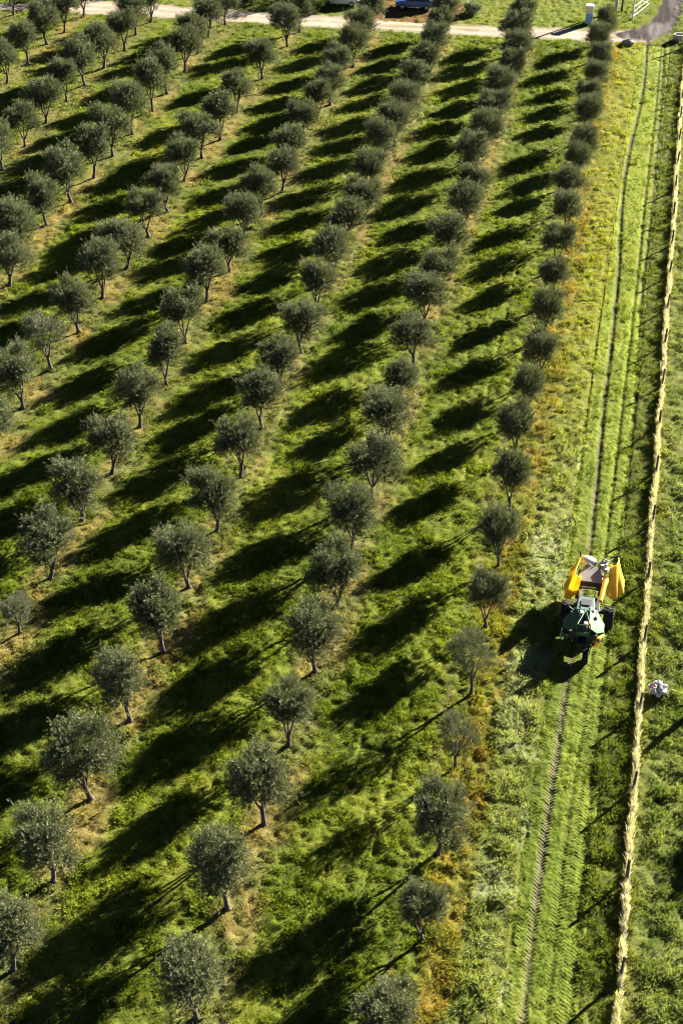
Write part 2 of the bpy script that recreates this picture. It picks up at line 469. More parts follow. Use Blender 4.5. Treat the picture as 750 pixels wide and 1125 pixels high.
tcol = tcol * (.72 + .55 * fbm(TX * 2.2, TYY * .5, 1.1, 99))[..., None]
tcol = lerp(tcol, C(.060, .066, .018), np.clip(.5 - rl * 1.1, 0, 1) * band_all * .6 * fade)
trm = rut_mask(TX, TYY)
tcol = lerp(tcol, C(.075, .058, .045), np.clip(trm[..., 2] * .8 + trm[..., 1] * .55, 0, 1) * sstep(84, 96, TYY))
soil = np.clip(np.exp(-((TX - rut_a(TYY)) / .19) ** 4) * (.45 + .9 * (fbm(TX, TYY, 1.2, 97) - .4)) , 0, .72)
tcol = lerp(tcol, lerp(C(.075, .062, .045), C(.165, .140, .090), np.clip(rl + .5, 0, 1)) * (1 - .5 * sstep(56, 80, TYY))[..., None], soil * (1 + .25 * sstep(56, 80, TYY)))  # rut soil colour darkened farther along, painting in the shade of the deep rut
n1, n2 = len(tx), len(ty)
idx = np.arange(n1 * n2).reshape(n2, n1)
F = np.stack([idx[:-1, :-1], idx[:-1, 1:], idx[1:, 1:], idx[1:, :-1]], -1).reshape(-1, 4)
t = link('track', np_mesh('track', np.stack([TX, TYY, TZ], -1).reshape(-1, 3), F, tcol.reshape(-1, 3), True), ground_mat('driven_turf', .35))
tag(t, kind='structure')

# ------------------------------------------------------------------ grass and weeds
def in_view(x, y):
    return (x > -21.5 - (y - 27) * .435 - 1.5) & (x < 6.8 + np.maximum(0, 60 - y) * .02)
def scatter(n, x0, x1, y0, y1):
    x = RNG.uniform(x0, x1, n); y = RNG.uniform(y0, y1, n)
    k = in_view(x, y)
    return x[k], y[k]
def blade_mesh(name, cx, cy, ch, crad, ccol, nb, wid, lean, up=1.0):
    N = len(cx)
    i = np.repeat(np.arange(N), nb); n = len(i)
    ang = RNG.uniform(0, 2 * PI, n); r = np.sqrt(RNG.random(n)) * crad[i]
    bx = cx[i] + np.cos(ang) * r; by = cy[i] + np.sin(ang) * r
    bz = land(bx, by) - .015
    la = ang + RNG.normal(0, .9, n)
    le = np.clip(lean[i] * (.35 + .9 * RNG.random(n)), 0, 1.3)
    L = ch[i] * RNG.uniform(.65, 1.25, n) * (1.05 - .35 * r / crad[i])
    dx = np.sin(le) * np.cos(la); dy = np.sin(le) * np.sin(la); dz = np.cos(le) * up
    wa = la + PI / 2 + RNG.normal(0, .6, n)
    w = wid[i] * RNG.uniform(.6, 1.3, n) * .5
    wx, wy = np.cos(wa) * w, np.sin(wa) * w
    P = np.stack([bx, by, bz], -1)
    mid = P + np.stack([dx, dy, dz * 1.12], -1) * (L * .55)[:, None]
    W = np.stack([wx, wy, np.zeros(n)], -1)
    tip = P + np.stack([dx * 1.18, dy * 1.18, dz * .93], -1) * L[:, None]
    V = np.stack([P, mid - W, tip, mid + W], 1).reshape(-1, 3)
    F = np.arange(4 * n).reshape(-1, 4)
    c = ccol[i] * RNG.uniform(.72, 1.28, (n, 1)) * (1 + RNG.normal(0, .06, (n, 3)))
    return np_mesh(name, V, F, np.repeat(np.clip(c, .004, .9), 4, 0))

def sward(name, y0, y1, dens, nb, rad, wid, hs):
    x0 = -23.5 - (y1 - 27) * .435
    area = (7.5 - x0) * (y1 - y0)
    x, y = scatter(int(area * dens), x0, 7.5, y0, y1)
    rnd = RNG.random(len(x))
    c, h, cov = zone(x, y, rnd)
    # tufts gather: sparser in the hollows between lumps
    cl = .35 + .9 * sstep(.35, .62, vnoise(x, y, .5, 3) * .6 + vnoise(x, y, 1.1, 2) * .4)
    k = RNG.random(len(x)) < cov * cl
    k &= ~((np.abs(x - .25) < 1.2) & (y > 52.9) & (y < 59.6) & (h > .12))
    x, y, c, h, rnd = x[k], y[k], c[k], h[k], rnd[k]
    big = .6 + .9 * sstep(.4, .7, vnoise(x, y, .8, 15))
    o = link(name, blade_mesh(name, x, y, h * hs * big, rad * (.6 + .8 * RNG.random(len(x))), c, nb, np.full(len(x), wid) * (.8 + .5 * (h > .3)), .55 + .5 * RNG.random(len(x))), M_grass)
    return tag(o, kind='stuff')
tag(sward('grass', 26, 62, 44, 12, .13, .046, 1.0), 'tufted green grass and weeds covering the near half of the grove', 'grass')
tag(sward('grass', 62, 102, 19, 10, .17, .058, 1.1), 'tufted green grass between the middle part of the tree rows', 'grass')
tag(sward('grass', 102, 172, 9, 9, .23, .085, 1.15), 'bright short grass around the far trees and beyond the road', 'grass')

# pale dry stalks standing in the fence
n = 8000
y = RNG.uniform(26, 146, n)
y = y[RNG.random(n) < np.interp(y, [26, 80, 146], [1, .8, .5]) * (.35 + .9 * sstep(.3, .6, fbm(y * 0, y, 1.6, 107)))]
x = 3.28 + RNG.normal(0, .055, len(y)) + (fbm(y * 0 + 3, y, 3, 101) - .5) * .25
rnd = RNG.random(len(y))
c = lerp(C(.44, .385, .28), C(.66, .60, .47), rnd)
c = lerp(c, C(.40, .38, .14), sstep(.5, .7, fbm(x * 0, y, 4, 103)) * .2)
hgt = (.34 + .36 * rnd) * (.75 + .5 * vnoise(x * 0, y, 1.3, 105)) * np.clip(1.15 - 1.2 * np.abs(x - 3.3), .35, 1)
o = link('dry_grass', blade_mesh('dry_grass', x, y, hgt, np.full(len(y), .045), c, 8, np.full(len(y), .022), np.full(len(y), .26)), M_straw)
tag(o, 'band of pale dry straw grass standing in the wire fence', 'dry grass', kind='stuff')

# ------------------------------------------------------------------ olive trees
def leaf_mesh(name, seed, rx, rz, zc, twigs, per, ll, lw, c0, c1, up=.75, lobes=.36, hole=.0):
    r = np.random.default_rng(seed)
    K = 11
    ka = np.arange(K) * 2.4 + r.uniform(0, 6); kz = np.linspace(-.62, .72, K) + r.normal(0, .10, K)
    kr = np.sqrt(np.clip(1 - kz ** 2, .1, 1)) * r.uniform(.40, .84, K)
    kc = np.stack([np.cos(ka) * kr * rx, np.sin(ka) * kr * rx, kz * rz * .72], -1)
    ks = r.uniform(.32, .60, K) * rx
    w = ks ** 2; kid = r.choice(K, twigs, p=w / w.sum())
    d = r.normal(size=(twigs, 3)); d /= np.linalg.norm(d, axis=1)[:, None]
    d[:, 2] = np.where(d[:, 2] < -.6, -d[:, 2], d[:, 2])
    P = kc[kid] + d * (ks[kid] * r.random(twigs) ** .5 * .95)[:, None] * np.array([1, 1, .9])
    stray = r.random(twigs) < .08
    P = np.where(stray[:, None], P * r.uniform(1.1, 1.32, (twigs, 1)), P)
    ln = r.normal(0, .16, 2); P[:, 0] += ln[0] * P[:, 2]; P[:, 1] += ln[1] * P[:, 2]
    P[:, 2] = np.maximum(P[:, 2], -rz * .92) + zc
    P = (P - np.array([0, 0, zc])) * np.array([.91 * r.uniform(.92, 1.08), .91 * r.uniform(.92, 1.08), 1.04]) + np.array([0, 0, zc])
    out = (P - np.array([0, 0, zc])); out /= np.linalg.norm(out, axis=1)[:, None] + .01
    td = (out * .5 + d * .4) * np.array([1, 1, .7]) + np.array([0, 0, up]) + r.normal(size=(twigs, 3)) * .36
    td /= np.linalg.norm(td, axis=1)[:, None]
    tl = r.uniform(.35, .85, twigs) * (rx / 1.45)
    i = np.repeat(np.arange(twigs), per); n = len(i)
    s = r.random(n)
    bend = np.stack([np.zeros(n), np.zeros(n), -.22 * (s * tl[i]) ** 2], -1)
    Q = P[i] + td[i] * (s * tl[i])[:, None] + bend
    pr = r.normal(size=(n, 3)); pr -= td[i] * np.sum(pr * td[i], 1)[:, None]; pr /= np.linalg.norm(pr, axis=1)[:, None]
    ax = td[i] * r.uniform(.45, 1.0, n)[:, None] + pr * .75; ax /= np.linalg.norm(ax, axis=1)[:, None]
    sd = np.cross(ax, r.normal(size=(n, 3))); sd /= np.linalg.norm(sd, axis=1)[:, None]
    L = ll * r.uniform(.7, 1.3, n); W = lw * r.uniform(.7, 1.3, n) * .5
    V = np.stack([Q, Q + ax * (L * .5)[:, None] - sd * W[:, None], Q + ax * L[:, None], Q + ax * (L * .5)[:, None] + sd * W[:, None]], 1).reshape(-1, 3)
    F = np.arange(4 * n).reshape(-1, 4)
    tone = np.clip(.40 * r.random(n) + .45 * r.random(twigs)[i] + .35 * s - .12, 0, 1)      # leaves get paler towards the twig ends
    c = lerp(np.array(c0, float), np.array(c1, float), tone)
    return np_mesh(name, V, F, np.repeat(c, 4, 0))

def trunk_mesh(name, seed, zc, rx, rz):
    r = random.Random(seed); mb = MB()
    fork = r.uniform(.62, .95)
    lx, ly = r.uniform(-.16, .16), r.uniform(-.12, .12)
    base_p = [(0, 0, -.12), (0, 0, .02), (lx * .2, ly * .2, .2), (lx * .6 + r.uniform(-.03, .03), ly * .6, fork * .6), (lx, ly, fork)]
    mb.tube(base_p, [.21, .17, .125, .105, .12], 10)
    k = r.randint(3, 4); a0 = r.uniform(0, 6)
    for j in range(k):
        a = a0 + 2 * PI * j / k + r.uniform(-.35, .35); sp = rx * r.uniform(.42, .62); zt = zc + rz * r.uniform(.15, .55)
        p = []
        for q in range(6):
            s = q / 5
            p.append((lx + math.cos(a) * sp * (s ** .8) + r.uniform(-.05, .05) * s, ly + math.sin(a) * sp * (s ** .8) + r.uniform(-.05, .05) * s, fork - .08 + (zt - fork) * s))
        mb.tube(p, [.075, .062, .048, .034, .022, .010], 7)
        for q in (3, 4):
            b = Vector(p[q]); a2 = a + r.uniform(-1.4, 1.4); ln = r.uniform(.45, .8) * rx / 1.45
            e = b + Vector((math.cos(a2) * ln, math.sin(a2) * ln, r.uniform(.2, .6)))
            m = (b + e) / 2 + Vector((r.uniform(-.06, .06), r.uniform(-.06, .06), .05))
            mb.tube([b, m, e], [.022, .015, .007], 5)
    me = bpy.data.meshes.new(name); me.from_pydata(mb.v, [], mb.f); me.update()
    me.polygons.foreach_set('use_smooth', [True] * len(me.polygons)); me.materials.append(M_bark)
    return me

VAR = []
for v in range(12):
    rx = 1.42 + .1 * math.sin(v * 2.1); rz = 1.44 + .12 * math.cos(v * 1.7)
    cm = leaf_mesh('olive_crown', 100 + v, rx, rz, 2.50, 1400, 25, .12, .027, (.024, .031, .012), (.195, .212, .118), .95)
    cm.materials.append(M_olive)
    VAR.append((trunk_mesh('olive_trunk', 300 + v, 2.72, rx, rz), cm))
for v in range(3):        # young or thinned trees whose branches show through
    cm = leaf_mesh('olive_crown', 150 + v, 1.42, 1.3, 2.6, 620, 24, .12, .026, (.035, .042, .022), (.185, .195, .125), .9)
    cm.materials.append(M_olive)
    VAR.append((trunk_mesh('olive_trunk', 350 + v, 2.85, 1.5, 1.3), cm))
SPARSE = {(0, 3), (0, 4), (3, 0), (4, 2)}

TREES = {
 0: [(-5.2,30.3,2.3),(-4.7,35.1,2.1),(-4.8,39.6,2.5),(-4.8,44.7,2.15),(-4.75,49.6,2.6),(-4.7,54.6,2.4),(-4.7,59.6,2.5),(-4.7,64.8,2.55),(-5.0,70.1,2.4),(-4.75,74.6,2.2),(-4.7,79.4,2.25),(-4.7,84.5,2.3),(-4.85,89.6,2.3),(-4.85,94.9,2.3),(-4.6,100,2.35),(-4.95,104.8,2.3),(-4.6,109.8,2.2),(-4.6,114,2.2),(-4.8,119.1,2.5),(-4.9,124.6,2.2),(-4.6,129.2,2.1),(-4.6,133.7,2.2),(-5.0,138.7,2.3),(-4.75,144.4,2.4)],
 1: [(-12.7,29.7,3.0),(-12.95,34.9,3.1),(-12.6,39.6,3.1),(-12.7,44.5,2.75),(-12.6,49.6,2.9),(-12.6,54.6,3.05),(-12.8,59.4,3.1),(-12.7,64.3,2.85),(-12.7,69.7,2.7),(-12.8,74.2,2.2),(-12.8,79.1,2.6),(-12.9,84.6,2.75),(-12.6,88.8,2.6),(-12.8,94.2,2.7),(-12.6,99.4,2.7),(-12.45,104.1,2.5),(-13,109,2.8),(-12.85,114.3,2.75),(-12.6,119.6,2.6),(-12.7,124.4,2.8),(-12.7,129.5,2.8),(-12.8,134.5,2.7),(-12.9,139.5,2.8),(-13.1,144.0,2.8)],
 2: [(-20.6,30.3,2.8),(-20.6,34.7,2.95),(-20.65,39.4,3.1),(-20.55,44.5,3.0),(-20.5,49.5,3.0),(-20.7,54.5,2.9),(-20.6,59.5,3.0),(-20.7,64.8,2.95),(-20.8,70,2.7),(-20.9,74.8,2.6),(-20.5,79.3,2.8),(-20.7,84.8,2.8),(-20.7,89.8,2.75),(-20.8,94.6,2.8),(-20.5,99.4,2.7),(-20.8,104.2,2.7),(-20.9,109.6,2.9),(-20.7,114.6,2.7),(-20.6,119.5,2.6),(-20.5,124.4,2.8),(-20.6,129.4,2.7),(-20.5,134.5,2.8),(-20.9,139.2,2.8),(-20.95,144,2.8)],
 3: [(-28.2,49.3,1.75),(-28.3,53.8,2.9),(-28.4,58.9,2.7),(-28.3,63.7,2.75),(-28.3,68.8,2.9),(-28.15,73.7,2.9),(-28.5,79,2.9),(-28.75,84.8,2.9),(-28.4,89.6,2.5),(-28.65,94.8,2.6),(-28.5,99.2,2.7),(-28.0,103.7,2.6),(-28.4,108.2,2.7),(-28.6,113.6,2.8),(-28.6,118.9,2.7),(-28.3,122.9,2.6),(-28.7,127.8,2.6),(-28.2,132.8,2.7),(-28.6,138.4,2.7),(-28.6,143.2,2.6)],
 4: [(-35.8,64.3,2.6),(-36.3,69.3,3.0),(-36.2,73.9,2.7),(-36.2,79,2.7),(-36.2,83.8,2.85),(-36,88.6,2.5),(-36.1,93.8,2.6),(-36,98.3,2.8),(-36.4,104,2.6),(-36.4,109,2.7),(-35.9,112.9,2.8),(-36.2,119.5,2.7),(-36.1,128.1,2.6),(-35.9,137.1,2.9),(-35.7,141.6,2.7)],
 5: [(-43.5,84.3,2.6),(-44.2,88.2,3.0),(-44.6,94.2,2.7),(-44.2,98.5,3.0),(-44,103.2,3.1),(-44,107.8,3.1),(-43.9,112.7,3.1),(-43.8,118,3.1),(-43.9,122.6,3.0),(-43.9,128.3,2.8),(-44.2,133.4,2.7),(-44.6,138.4,2.7),(-43.9,142.4,2.5)],
 6: [(-52.2,103.3,2.9),(-52.3,108.5,2.6),(-52.5,113.9,2.75),(-52.5,119,2.7),(-52.2,123,2.9),(-52.0,127.8,3.0),(-51.7,133,2.6),(-52.1,137.6,2.8),(-51.8,141.6,2.7)],
 7: [(-59.8,122.3,3.0),(-59.8,127.5,2.85),(-60.1,133.2,2.7),(-59.6,136.9,2.9),(-59.4,141.9,2.6)],
 8: [(-66.9,140.9,2.7)],
}
ROWNAME = ['the row nearest the track', 'the second row from the track', 'the third row from the track', 'the fourth row from the track',
           'the fifth row from the track', 'the sixth row from the track', 'the seventh row from the track', 'the eighth row from the track', 'the ninth row from the track']
ORD = 'nearest second third fourth fifth sixth seventh eighth ninth tenth eleventh twelfth thirteenth fourteenth fifteenth sixteenth seventeenth eighteenth nineteenth twentieth twenty-first twenty-second twenty-third twenty-fourth'.split()
def crown_word(s, w):
    if w < .70: return 'small'
    if w > .965: return 'broad crowned'
    if s > 1.06: return 'tall full'
    return 'grey-green'
WIDE = {0: [.80, .66, .88, .62, .72, .70, .73, .73, .80, .74, .76, .76, .76, .78, .78, .76, .78, .80, .84, .80, .76, .80, .82, .84],
        1: [.88, .86, .92, .82, .92, .95, .90, 1.02, 1.02, .74, .92, .95, .90, .92],
        2: [.88, .88, 1.0, .84, .92, .94, .86, .90, .90, .98, .95],
        3: [.60, .93, .97, .97, .88, .86, .95, 1.02]}
made = {}
rt = random.Random(3)
for r, lst in TREES.items():
    for k, (x, y, zc) in enumerate(lst):
        v = rt.randrange(12)
        if k and v == last: v = (v + 1) % 12
        if (r, k) in SPARSE: v = 12 + (r + k) % 3
        last = v
        s = zc / (2.85 if r < 4 else 2.7) if r else max(zc / 2.6, .8)
        w = (WIDE[r][k] if r in WIDE and k < len(WIDE[r]) else rt.uniform(.88, 1.02) if r < 4 else rt.uniform(.94, 1.1))
        pos = ORD[k] + (' from the front' if k else ' to the camera')
        if k == len(lst) - 1 and r < 7: pos = 'last before the dirt road'
        if r == 8: lab = 'olive tree cut by the top left corner, alone at the road edge'
        else: lab = '%s olive tree, %s, %s' % ('sparse' if (r, k) in SPARSE else crown_word(s, w), pos, ROWNAME[r].replace('the ', 'in the ', 1))
        tr = thing('olive_tree', (x, y, float(land(x, y))), lab, 'olive tree', 'olive trees planted in rows', rt.uniform(0, 2 * PI))
        tr.rotation_euler = (rt.uniform(-.05, .05), rt.uniform(-.09, .02), tr.rotation_euler[2])
        q_ = rt.uniform(.93, 1.07); tr.scale = (w * q_, w / q_, s)
        for part, me in (('trunk', VAR[v][0]), ('crown', VAR[v][1])):
            if (part, v) not in made:
                made[part, v] = o = link(part, me, None, tr)
            else:
                o = made[part, v].copy(); COL.objects.link(o); o.parent = tr

# bushes and the like at the far side
def bush(name, x, y, rx, rz, label, cat, seed, c0=(.03, .05, .015), c1=(.09, .12, .04), n=420):
    b = thing(name, (x, y, float(land(x, y))), label, cat)
    cm = leaf_mesh('foliage', seed, rx, rz, rz * .75, n, 16, .17, .06, c0, c1, .4); cm.materials.append(M_bush)
    link('foliage', cm, None, b)
    mb = MB()
    rr = random.Random(seed)
    for q in range(5):
        a = q * 1.3; mb.tube([(0, 0, -.1), (math.cos(a) * rx * .25, math.sin(a) * rx * .25, rz * .5), (math.cos(a) * rx * .5, math.sin(a) * rx * .5, rz * 1.1)], [.05, .035, .012], 6)
    mb.build('stem', M_bark, b)
    return b
bush('shrub', -19.0, 150.4, .9, .6, 'low grey-green shrub behind the road, right of the blue car', 'shrub', 41, (.10, .12, .08), (.22, .25, .17), 260)
bush('shrub', -35.6, 148.9, 1.0, .5, 'dark low shrub on the verge in front of the white car', 'shrub', 42)
bush('shrub', -43.5, 151.2, 1.3, 1.0, 'dark green shrub on the far verge, left of the white car', 'shrub', 43)
bush('shrub', -39.2, 152.6, 2.0, 2.1, 'tall stand-in shrub added behind the road to throw a shadow on it', 'shrub', 44)  # stand-in for an unseen caster, sized for the shadow on the road
bush('shrub', -37.0, 153.0, 1.7, 1.5, 'rounded stand-in shrub added for its shadow, left of the white car', 'shrub', 45)  # second stand-in, added to widen the same road shadow
bush('shrub', -64.0, 149.6, 2.2, 1.8, 'dark shrub at the top left corner beyond the road', 'shrub', 46)
bush('shrub', -60.2, 150.4, 2.0, 1.8, 'dark shrub beyond the road, second from the top left corner', 'shrub', 47)
bush('shrub', 8.3, 44.3, 1.2, 1.0, 'shrub just right of the fence shading the tall grass', 'shrub', 48)

# ------------------------------------------------------------------ harvester
H = thing('olive_harvester', (0.2, 56.0, 0.0), 'green tractor harvester with folded yellow collector wings driving along the grass track', 'harvester')
def wheel(name, c, r, w, rim, parent):
    mb = MB()
    h = w / 2
    mb.lathe([(-h, r * .62), (-h, r * .88), (-h * .8, r * .97), (0, r), (h * .8, r * .97), (h, r * .88), (h, r * .62), (0, r * .58)], c, 'X', 36)
    for k in range(18):                        # lugs
        a = 2 * PI * k / 18
        for sgn in (-1, 1):
            q = a + (0 if sgn > 0 else PI / 18)
            R = Matrix.Rotation(q, 3, 'X') @ Matrix.Rotation(sgn * .5, 3, 'Z')
            mb.box(Vector(c) + Matrix.Rotation(q, 3, 'X') @ Vector((sgn * h * .48, 0, r * .99)), (h * 1.0, r * .085, r * .07), R)
    ty = mb.build('wheel', M_rubber, parent, 0, False)
    rb = MB().lathe([(-h * .7, .04), (-h * .7, r * .2), (-h * .55, r * .3), (-h * .85, r * .6), (h * .85, r * .6), (h * .55, r * .3), (h * .7, r * .2), (h * .7, .04)], c, 'X', 28)
    rb.build('rim', rim, ty, 0, True)
    return ty
wheel('wheel', (1.20, .35, .58), .58, .52, M_steel, H)
wheel('wheel', (-.95, .35, .58), .58, .52, M_steel, H)
wheel('wheel', (.27, -2.58, .40), .40, .30, M_white, H)
# chassis
mb = MB()
mb.box((0, -1.6, .72), (.42, 1.9, .26)); mb.box((.12, -.55, .70), (1.15, .5, .3))
for s in (-.52, .62): mb.box((s, 1.15, .78), (.16, 2.9, .24))
mb.box((.05, .35, .6), (2.0, .22, .2)); mb.box((.05, 2.5, .78), (1.3, .2, .24)); mb.box((.05, 1.0, .74), (1.1, .16, .2))
mb.box((-.02, -2.58, .86), (.46, .34, .10)); mb.box((.08, -2.58, .55), (.05, .12, .6)); mb.box((.46, -2.58, .55), (.05, .12, .6))
mb.build('chassis', M_black, H, .012)
# engine and tank under the deck
mb = MB(); mb.box((-.35, -1.35, .95), (.7, .8, .45)); mb.box((.45, -1.5, .95), (.55, .7, .4)); mb.tube([(-.62, -.95, 1.1), (-.66, -.95, 1.75), (-.72, -1.05, 1.85)], .045, 10)
mb.build('engine', M_black, H, .02)
n_before = len(H.children)
# the deck: a wide green octagon of sheet, folded along its middle, with an opening for the driver
def deck_half(sgn):
    # outer ring from front to rear, x mirrored with sgn, z falls towards the edge
    P = [(.24, -.62, 1.66), (.60, -.70, 1.50), (1.05, -1.15, 1.02), (1.03, -1.70, 1.00), (.70, -2.08, 1.20), (.30, -2.12, 1.54), (.24, -1.30, 1.66)]
    b = [(p[0] * sgn, p[1], p[2] - .045) for p in P]; tp = [(p[0] * sgn, p[1], p[2]) for p in P]
    if sgn > 0: b, tp = b[::-1], tp[::-1]
    return MB().prism(b, tp)
d = deck_half(1); d.build('deck_panel', M_green, H, .008)
d = deck_half(-1); d.build('deck_panel', M_green, H, .008)
# skirt folded down from the edge of the deck on both sides
for s in (1, -1):
    mb = MB()
    e = [(1.05, -1.15, .99), (1.03, -1.70, .97), (.70, -2.08, 1.17)]
    mb.surf([[(s * a, b, c) for a, b, c in e], [(s * (a + .03), b - .03, c - .22) for a, b, c in e]], .02)
    mb.build('deck_skirt', M_green, H)
# operator place
mb = MB(); mb.box((0, -1.35, .98), (.5, .95, .06)); mb.build('footplate', M_black, H, .005)
mb = MB(); mb.box((.02, -1.62, 1.24), (.42, .40, .12)); mb.box((.02, -1.86, 1.50), (.42, .10, .46), Matrix.Rotation(.2, 3, 'X')); mb.box((.02, -1.62, 1.08), (.2, .2, .2)); mb.build('seat', M_seat, H, .03)
st = MB(); st.tube([(.02, -.78, 1.1), (.02, -1.02, 1.55)], .03, 8); st.build('steering_column', M_black, H)
mb = MB()
mb.tube([(.02 + .17 * math.cos(a), -1.04 + .15 * math.sin(a), 1.57 + .08 * math.sin(a)) for a in [2 * PI * k / 20 for k in range(21)]], .016, 6, False)
mb.tube([(-.15, -1.04, 1.57), (.19, -1.04, 1.57)], .013, 6)
mb.build('steering_wheel', M_black, H)
for p in ([(-.20, -1.24, 1.0), (-.22, -1.2, 1.66)], [(-.13, -1.3, 1.0), (-.12, -1.3, 1.62)]): MB().tube(p, .016, 6).build('control_lever', M_white, H)
MB().box((-.16, -.72, 1.63), (.14, .22, .08), Matrix.Rotation(.4, 3, 'Z')).build('instrument_box', M_white, H, .01)
mb = MB(); mb.lathe([(-.16, .01), (-.16, .11), (.16, .11), (.16, .01)], (.10, -1.72, 1.68), 'Z', 18); mb.build('white_canister', M_white, H, .02)
MB().box((0, -2.15, 1.44), (.62, .03, .22)).build('rear_panel', M_green, H, .005)
# safety frame over the driver
mb = MB()
mb.tube([(-.30, -1.98, 1.45), (-.30, -1.95, 1.86), (.0, -.70, 1.74)], .024, 8)
mb.tube([(.34, -1.98, 1.45), (.34, -1.95, 1.86), (.04, -.70, 1.74)], .024, 8)
mb.tube([(-.30, -1.95, 1.86), (.34, -1.95, 1.86)], .024, 8)
mb.build('roll_bar', M_green, H)
for o in list(H.children)[n_before:]: o.location.y -= .38
# hood
b = [(-.50, -.95, .92), (.50, -.95, .92), (.46, .60, .92), (-.46, .60, .92)]
tp = [(-.47, -.93, 1.64), (.47, -.93, 1.64), (.40, .42, 1.40), (-.40, .42, 1.40)]
hood = MB().prism(b, tp).build('hood', M_bluegreen, H, .05)
hr = MB(); hr.box((.0, .54, 1.14), (.62, .04, .36)); hr.build('grille', M_black, hood, .01)
for s in (-.47, .47): MB().box((s, -.02, 1.12), (.03, .5, .2)).build('side_vent', M_black, hood)
# yellow tank hanging at the right rear corner of the deck
mb = MB().prism([(.66, -2.24, .50), (.84, -2.30, .50), (1.0, -1.90, .55), (.92, -1.84, .55)], [(.72, -2.34, 1.18), (.92, -2.36, 1.18), (1.10, -1.94, 1.05), (1.0, -1.88, 1.05)])
mb.build('side_panel', M_wing, H, .015)
mb = MB(); mb.box((.62, -2.40, .86), (.16, .05, .10)); mb.build('tail_lamp', M_red, H, .01)
mb = MB(); mb.tube([(-1.02, -1.9, 1.10), (-1.08, -2.02, .7), (-.98, -2.1, .45)], .03, 8); mb.build('step_rail', M_steel, H)
# shaker head cover: grey folded plate on a dark frame
b = [(-.66, 1.72, 1.30), (.72, 1.72, 1.30), (.50, 2.62, 1.56), (-.36, 2.62, 1.56)]
MB().prism(b, [(p[0], p[1], p[2] + .05) for p in b]).build('cover_plate', M_grey, H, .01)
mb = MB(); mb.box((.03, 1.66, 1.18), (1.30, .06, .22)); mb.box((.03, 1.58, .98), (1.12, .05, .05)); mb.build('shaker_frame', M_black, H, .01)
mb = MB(); mb.box((.0, 1.54, 1.09), (1.0, .03, .035)); mb.build('cross_bar', M_steel, H)
mb = MB(); mb.box((.66, 1.42, .98), (.10, .10, .10)); mb.build('marker_lamp', M_red, H, .02)
mb = MB()
mb.box((-.45, 2.3, .95), (.3, 1.0, .5)); mb.box((.55, 2.3, .95), (.3, 1.0, .5)); mb.box((.05, 2.9, .9), (.9, .3, .4))
mb.build('shaker_body', M_black, H, .03)
# white padded clamp and grey clamp at the front
def pad(cx, cy, cz, sx, sy, sz, seed):
    r = random.Random(seed); rows = []
    for i in range(9):
        a = PI * i / 8; row = []
        for j in range(13):
            q = 2 * PI * j / 12
            k = 1 + .10 * math.sin(3 * q + seed) * math.sin(a)
            row.append((cx + sx * math.sin(a) * math.cos(q) * k, cy + sy * math.sin(a) * math.sin(q) * k, cz - sz * math.cos(a)))
        rows.append(row)
    return MB().surf(rows)
pad(-.14, 3.05, 1.62, .42, .34, .26, 1).build('clamp_pad', M_white, H, 0, True)
mb = MB()
mb.box((.62, 2.95, 1.55), (.34, .42, .26), Matrix.Rotation(.5, 3, 'Z')); mb.tube([(.40, 2.6, 1.45), (.62, 3.2, 1.78), (.95, 3.1, 1.70)], .055, 10)
mb.tube([(.55, 2.62, 1.5), (.78, 2.78, 1.72), (.86, 3.15, 1.6)], .05, 10); mb.box((.86, 2.74, 1.45), (.18, .32, .2), Matrix.Rotation(-.4, 3, 'Z'))
mb.build('clamp_arm', M_steel, H, .01)
mb = MB()
mb.tube([(-.35, 2.65, 1.45), (-.1, 2.72, 1.72), (.2, 2.68, 1.5)], .03, 8); mb.tube([(.1, 2.7, 1.4), (.3, 2.9, 1.75), (.45, 2.7, 1.5)], .028, 8)
mb.build('hydraulic_hose', M_black, H)
for p in ([(.95, 3.18, 1.92), (1.42, 3.28, 2.02)], [(-.55, 3.0, 1.8), (-.62, 3.2, 2.0)]): MB().tube(p, .05, 8).build('wing_boom', M_black, H)
for p in ([(-.3, .5, 1.0), (-.42, 1.0, 1.12), (-.3, 1.6, 1.05)], [(.3, .5, 1.0), (.4, .95, 1.15), (.36, 1.6, 1.0)], [(.45, .45, .95), (.66, .9, 1.02), (.6, 1.6, 1.1)], [(-.5, -.6, 1.1), (-.72, -.2, .95), (-.56, .6, .92)]):
    MB().tube(p, .022, 7).build('hydraulic_hose', M_black, H)
MB().tube([(.30, -2.30, 1.84), (.30, -2.30, 2.02)], .05, 10).build('beacon', M_orange, H, .01)
for sx in (-1, 1):
    MB().tube([(sx * .55, -.9, 1.5), (sx * .86, -.82, 1.68)], .014, 6).build('mirror_arm', M_black, H)
    MB().box((sx * .90, -.81, 1.68), (.16, .04, .2)).build('mirror', M_black, H, .015)
MB().box((0, -.25, 1.585), (.5, .55, .012), Matrix.Rotation(-.175, 3, 'X')).build('hood_grille', M_black, hood)
